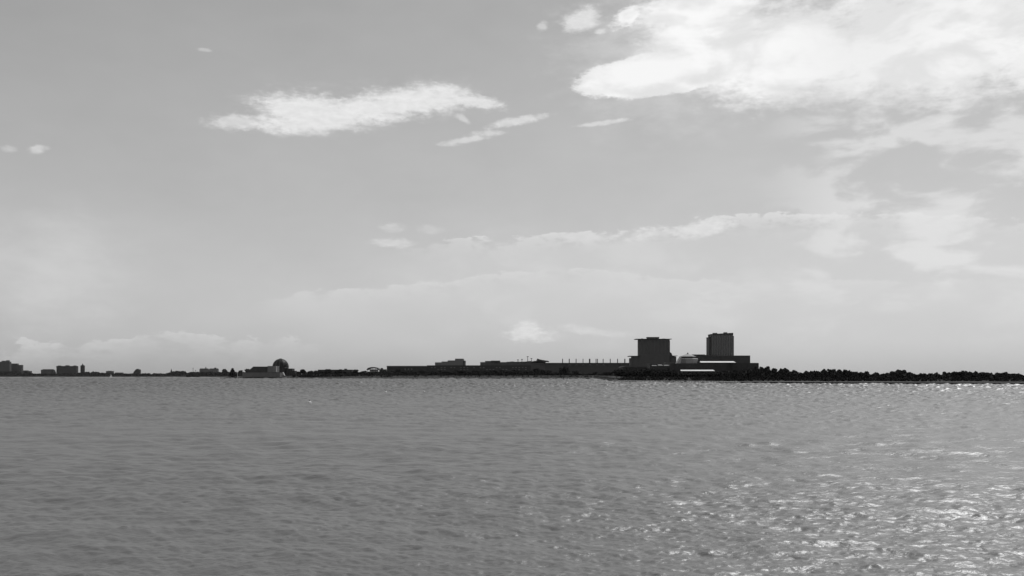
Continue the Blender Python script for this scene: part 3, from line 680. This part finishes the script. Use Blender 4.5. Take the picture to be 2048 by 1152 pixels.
bm = bmesh.new(); hull(8, 2.4, .8, bm); link('hull', bm, M['hull'], t)
bm = bmesh.new(); cyl(bm, 0, 0, .3, 10.5, .09, .05, 8); link('mast', bm, M['steel'], t)
def sail(pts, name):
    bm = bmesh.new(); a = [bm.verts.new(p) for p in pts]; c = sum((Vector(p) for p in pts), Vector())/3+Vector((0, .35, 0)); q = bm.verts.new(c)
    b2 = [bm.verts.new((p[0], p[1]+.04, p[2])) for p in pts]; q2 = bm.verts.new(c+Vector((0, .04, 0)))
    for i in range(3): bm.faces.new((a[i], a[(i+1) % 3], q)); bm.faces.new((b2[(i+1) % 3], b2[i], q2))
    link(name, bm, M['sail'], t)
sail([(-.1, 0, 10.2), (-.15, 0, 1.5), (3.6, .3, 1.3)], 'mainsail'); sail([(.0, 0, 9.2), (-.3, 0, 1.4), (-3.6, -.2, 1.0)], 'jib')
def motorboat(px, y, L, m, label, name='motorboat', dark=False):
    d = on_water(y); t = thing(name, label, 'boat', (X(px, d), d, 0))
    bm = bmesh.new(); hull(L, L*.32, L*.12, bm); link('hull', bm, M[m], t)
    bm = bmesh.new(); prism(bm, [(-L*.22, L*.1), (L*.2, L*.13), (L*.08, L*.27), (-L*.18, L*.27)], -L*.1, L*.1); link('cabin', bm, M['darkhull' if dark else 'white'], t)
    bm = bmesh.new(); prism(bm, [(L*.085, L*.26), (L*.19, L*.15), (L*.2, L*.15), (L*.095, L*.265)], -L*.09, L*.09); link('windscreen', bm, M['glass'], t)
    return t
motorboat(237, 755.8, 8, 'hull', 'tiny white motorboat on the water right of the little sailboat')
t = motorboat(1127, 762.6, 6.5, 'darkhull', 'small dark moored boat below the tall dark round tree', dark=True)
bm = bmesh.new(); cyl(bm, 0, 0, 1.5, 6.5, .12, .07, 8); link('mast', bm, M['steel'], t)
motorboat(1371, 769.3, 5.6, 'hull', 'white moored boat by the right seawall, left one of two')
motorboat(1388, 769.3, 4.2, 'hull', 'smaller white moored boat by the right seawall, right one of two')
d = on_water(763); t = thing('marker_post', 'thin pale marker post standing in the water off the left tip of the spit', 'marker post', (X(475, d), d, 0))
bm = bmesh.new(); lathe(bm, [(1.6, -.6), (1.6, .35), (1.0, .6), (.5, .9)], 12); link('base', bm, M['darkhull'], t)
bm = bmesh.new(); cyl(bm, 0, 0, .8, 8.2, .2, .14, 8); link('post', bm, M['white'], t)
bm = bmesh.new(); lathe(bm, [(.3, 8.2), (.38, 8.5), (.3, 8.9), (.05, 9.2)], 10); link('lamp', bm, M['pale'], t)
for x0, x1, y, lab in ((161, 214, 755.6, 'long pale breakwater lying low under the slender tower'), (44, 62, 755.4, 'short pale breakwater near the left edge')):
    d = on_water(y); bm = bmesh.new(); rs = random.Random(int(x0)); L = (x1-x0)/F*d; n = int(L/1.6)
    for i in range(n):
        for k in range(2):
            c = Vector((-L/2+L*(i+.5)/n+rs.uniform(-.3, .3), rs.uniform(-1.2, 1.2), .1+rs.uniform(0, .5)+k*.35)); q = bmesh.ops.create_icosphere(bm, subdivisions=1, radius=1.05)
            for v in q['verts']: v.co = Vector((v.co.x*rs.uniform(.8, 1.2), v.co.y*rs.uniform(.8, 1.2), v.co.z*rs.uniform(.6, .9)))+c
    o = link('breakwater', bm, M['rock']); o.location = (X((x0+x1)/2, d), d, -.1); tag(o, lab, 'breakwater')
# pale jetty joining the two shores
bm = bmesh.new(); rows = []
for px, d in ((1182, 1340), (1205, 1150), (1232, 960), (1262, 820)):
    c = Vector((X(px, d), d, 0)); n_ = Vector((.72, .3, 0)).normalized()*2.5
    rows.append([bm.verts.new(c+n_*a+Vector((0, 0, z))) for a, z in ((-1, -2), (-1, .9), (1, .9), (1, -2))])
for a, b in zip(rows[:-1], rows[1:]):
    for i in range(3): bm.faces.new((a[i], b[i], b[i+1], a[i+1]))
bm.faces.new(rows[0]); bm.faces.new(rows[-1][::-1])
tag(link('jetty', bm, M['pale']), 'low pale jetty linking the far seawall to the nearer shore', 'jetty')
proto = thing('mooring_buoy', 'x', 'buoy', (0, 0, 0), 'white mooring buoys scattered on the far water')
bm = bmesh.new(); lathe(bm, [(.12, -.35), (.34, -.2), (.38, .1), (.36, .35), (.2, .48), (.06, .5)], 14); a = link('float', bm, M['white'], proto, True)
bm = bmesh.new(); lathe(bm, [(.05, .5), (.05, .66), (.1, .7), (.03, .76)], 8); b = link('ring', bm, M['steel'], proto); KIDS[proto.name] = [a, b]
for i, (px, y, s, lab) in enumerate([(619, 808, 1., 'white buoy nearest to the viewer, well below the trees right of the domed hall'), (771, 786, 1.1, 'white buoy on the water left of the middle'),
        (848, 785, 1., 'faint white buoy between the two brighter ones mid-lake'), (998, 786, 1.1, 'bright white buoy out on the water below the stadium'), (1180, 778, 1.2, 'white buoy right of centre below the roof posts'),
        (1212, 780, 1.1, 'white buoy below the right end of the roof posts'), (1213, 769, 1.6, 'white buoy just off the left end of the nearer shore'), (967, 772.5, 1.3, 'small white buoy left of and above the bright one'),
        (1067, 762.5, 2.2, 'left one of a close pair of white buoys near the far seawall'), (1073, 762, 2.2, 'right one of a close pair of white buoys near the far seawall'),
        (1103, 770, 1.4, 'white buoy left of the small dark moored boat'), (1346, 775, 1., 'faint white buoy off the nearer shore at the right')]):
    d = on_water(y); loc = (X(px, d), d, .05)
    if i == 0: proto.location = loc; proto['label'] = lab; proto.scale = (s,)*3
    else: copy_tree(proto, loc, lab, i*.7, (s,)*3)

# ------------------------------------------------------------------ air
HAZE = 9e-6
bm = bmesh.new(); box(bm, -15800, 15800, -15800, 15800, -10, 170)
m = bpy.data.materials.new('haze'); m.use_nodes = True; m.node_tree.nodes.clear()
o_ = m.node_tree.nodes.new('ShaderNodeOutputMaterial'); pv_ = m.node_tree.nodes.new('ShaderNodeVolumePrincipled')
pv_.inputs['Color'].default_value = (.9, .9, .9, 1); pv_.inputs['Density'].default_value = HAZE
m.node_tree.links.new(pv_.outputs[0], o_.inputs['Volume'])
tag(link('haze', bm, m), 'thin grey haze over the lake', 'haze', kind='stuff')

SC.view_settings.view_transform = 'Standard'; SC.view_settings.look = 'None'; SC.view_settings.gamma = 1; SC.view_settings.exposure = 0
SC.render.engine = 'CYCLES'; SC.cycles.max_bounces = 6; SC.cycles.volume_bounces = 0
SC.cycles.sample_clamp_indirect = 4
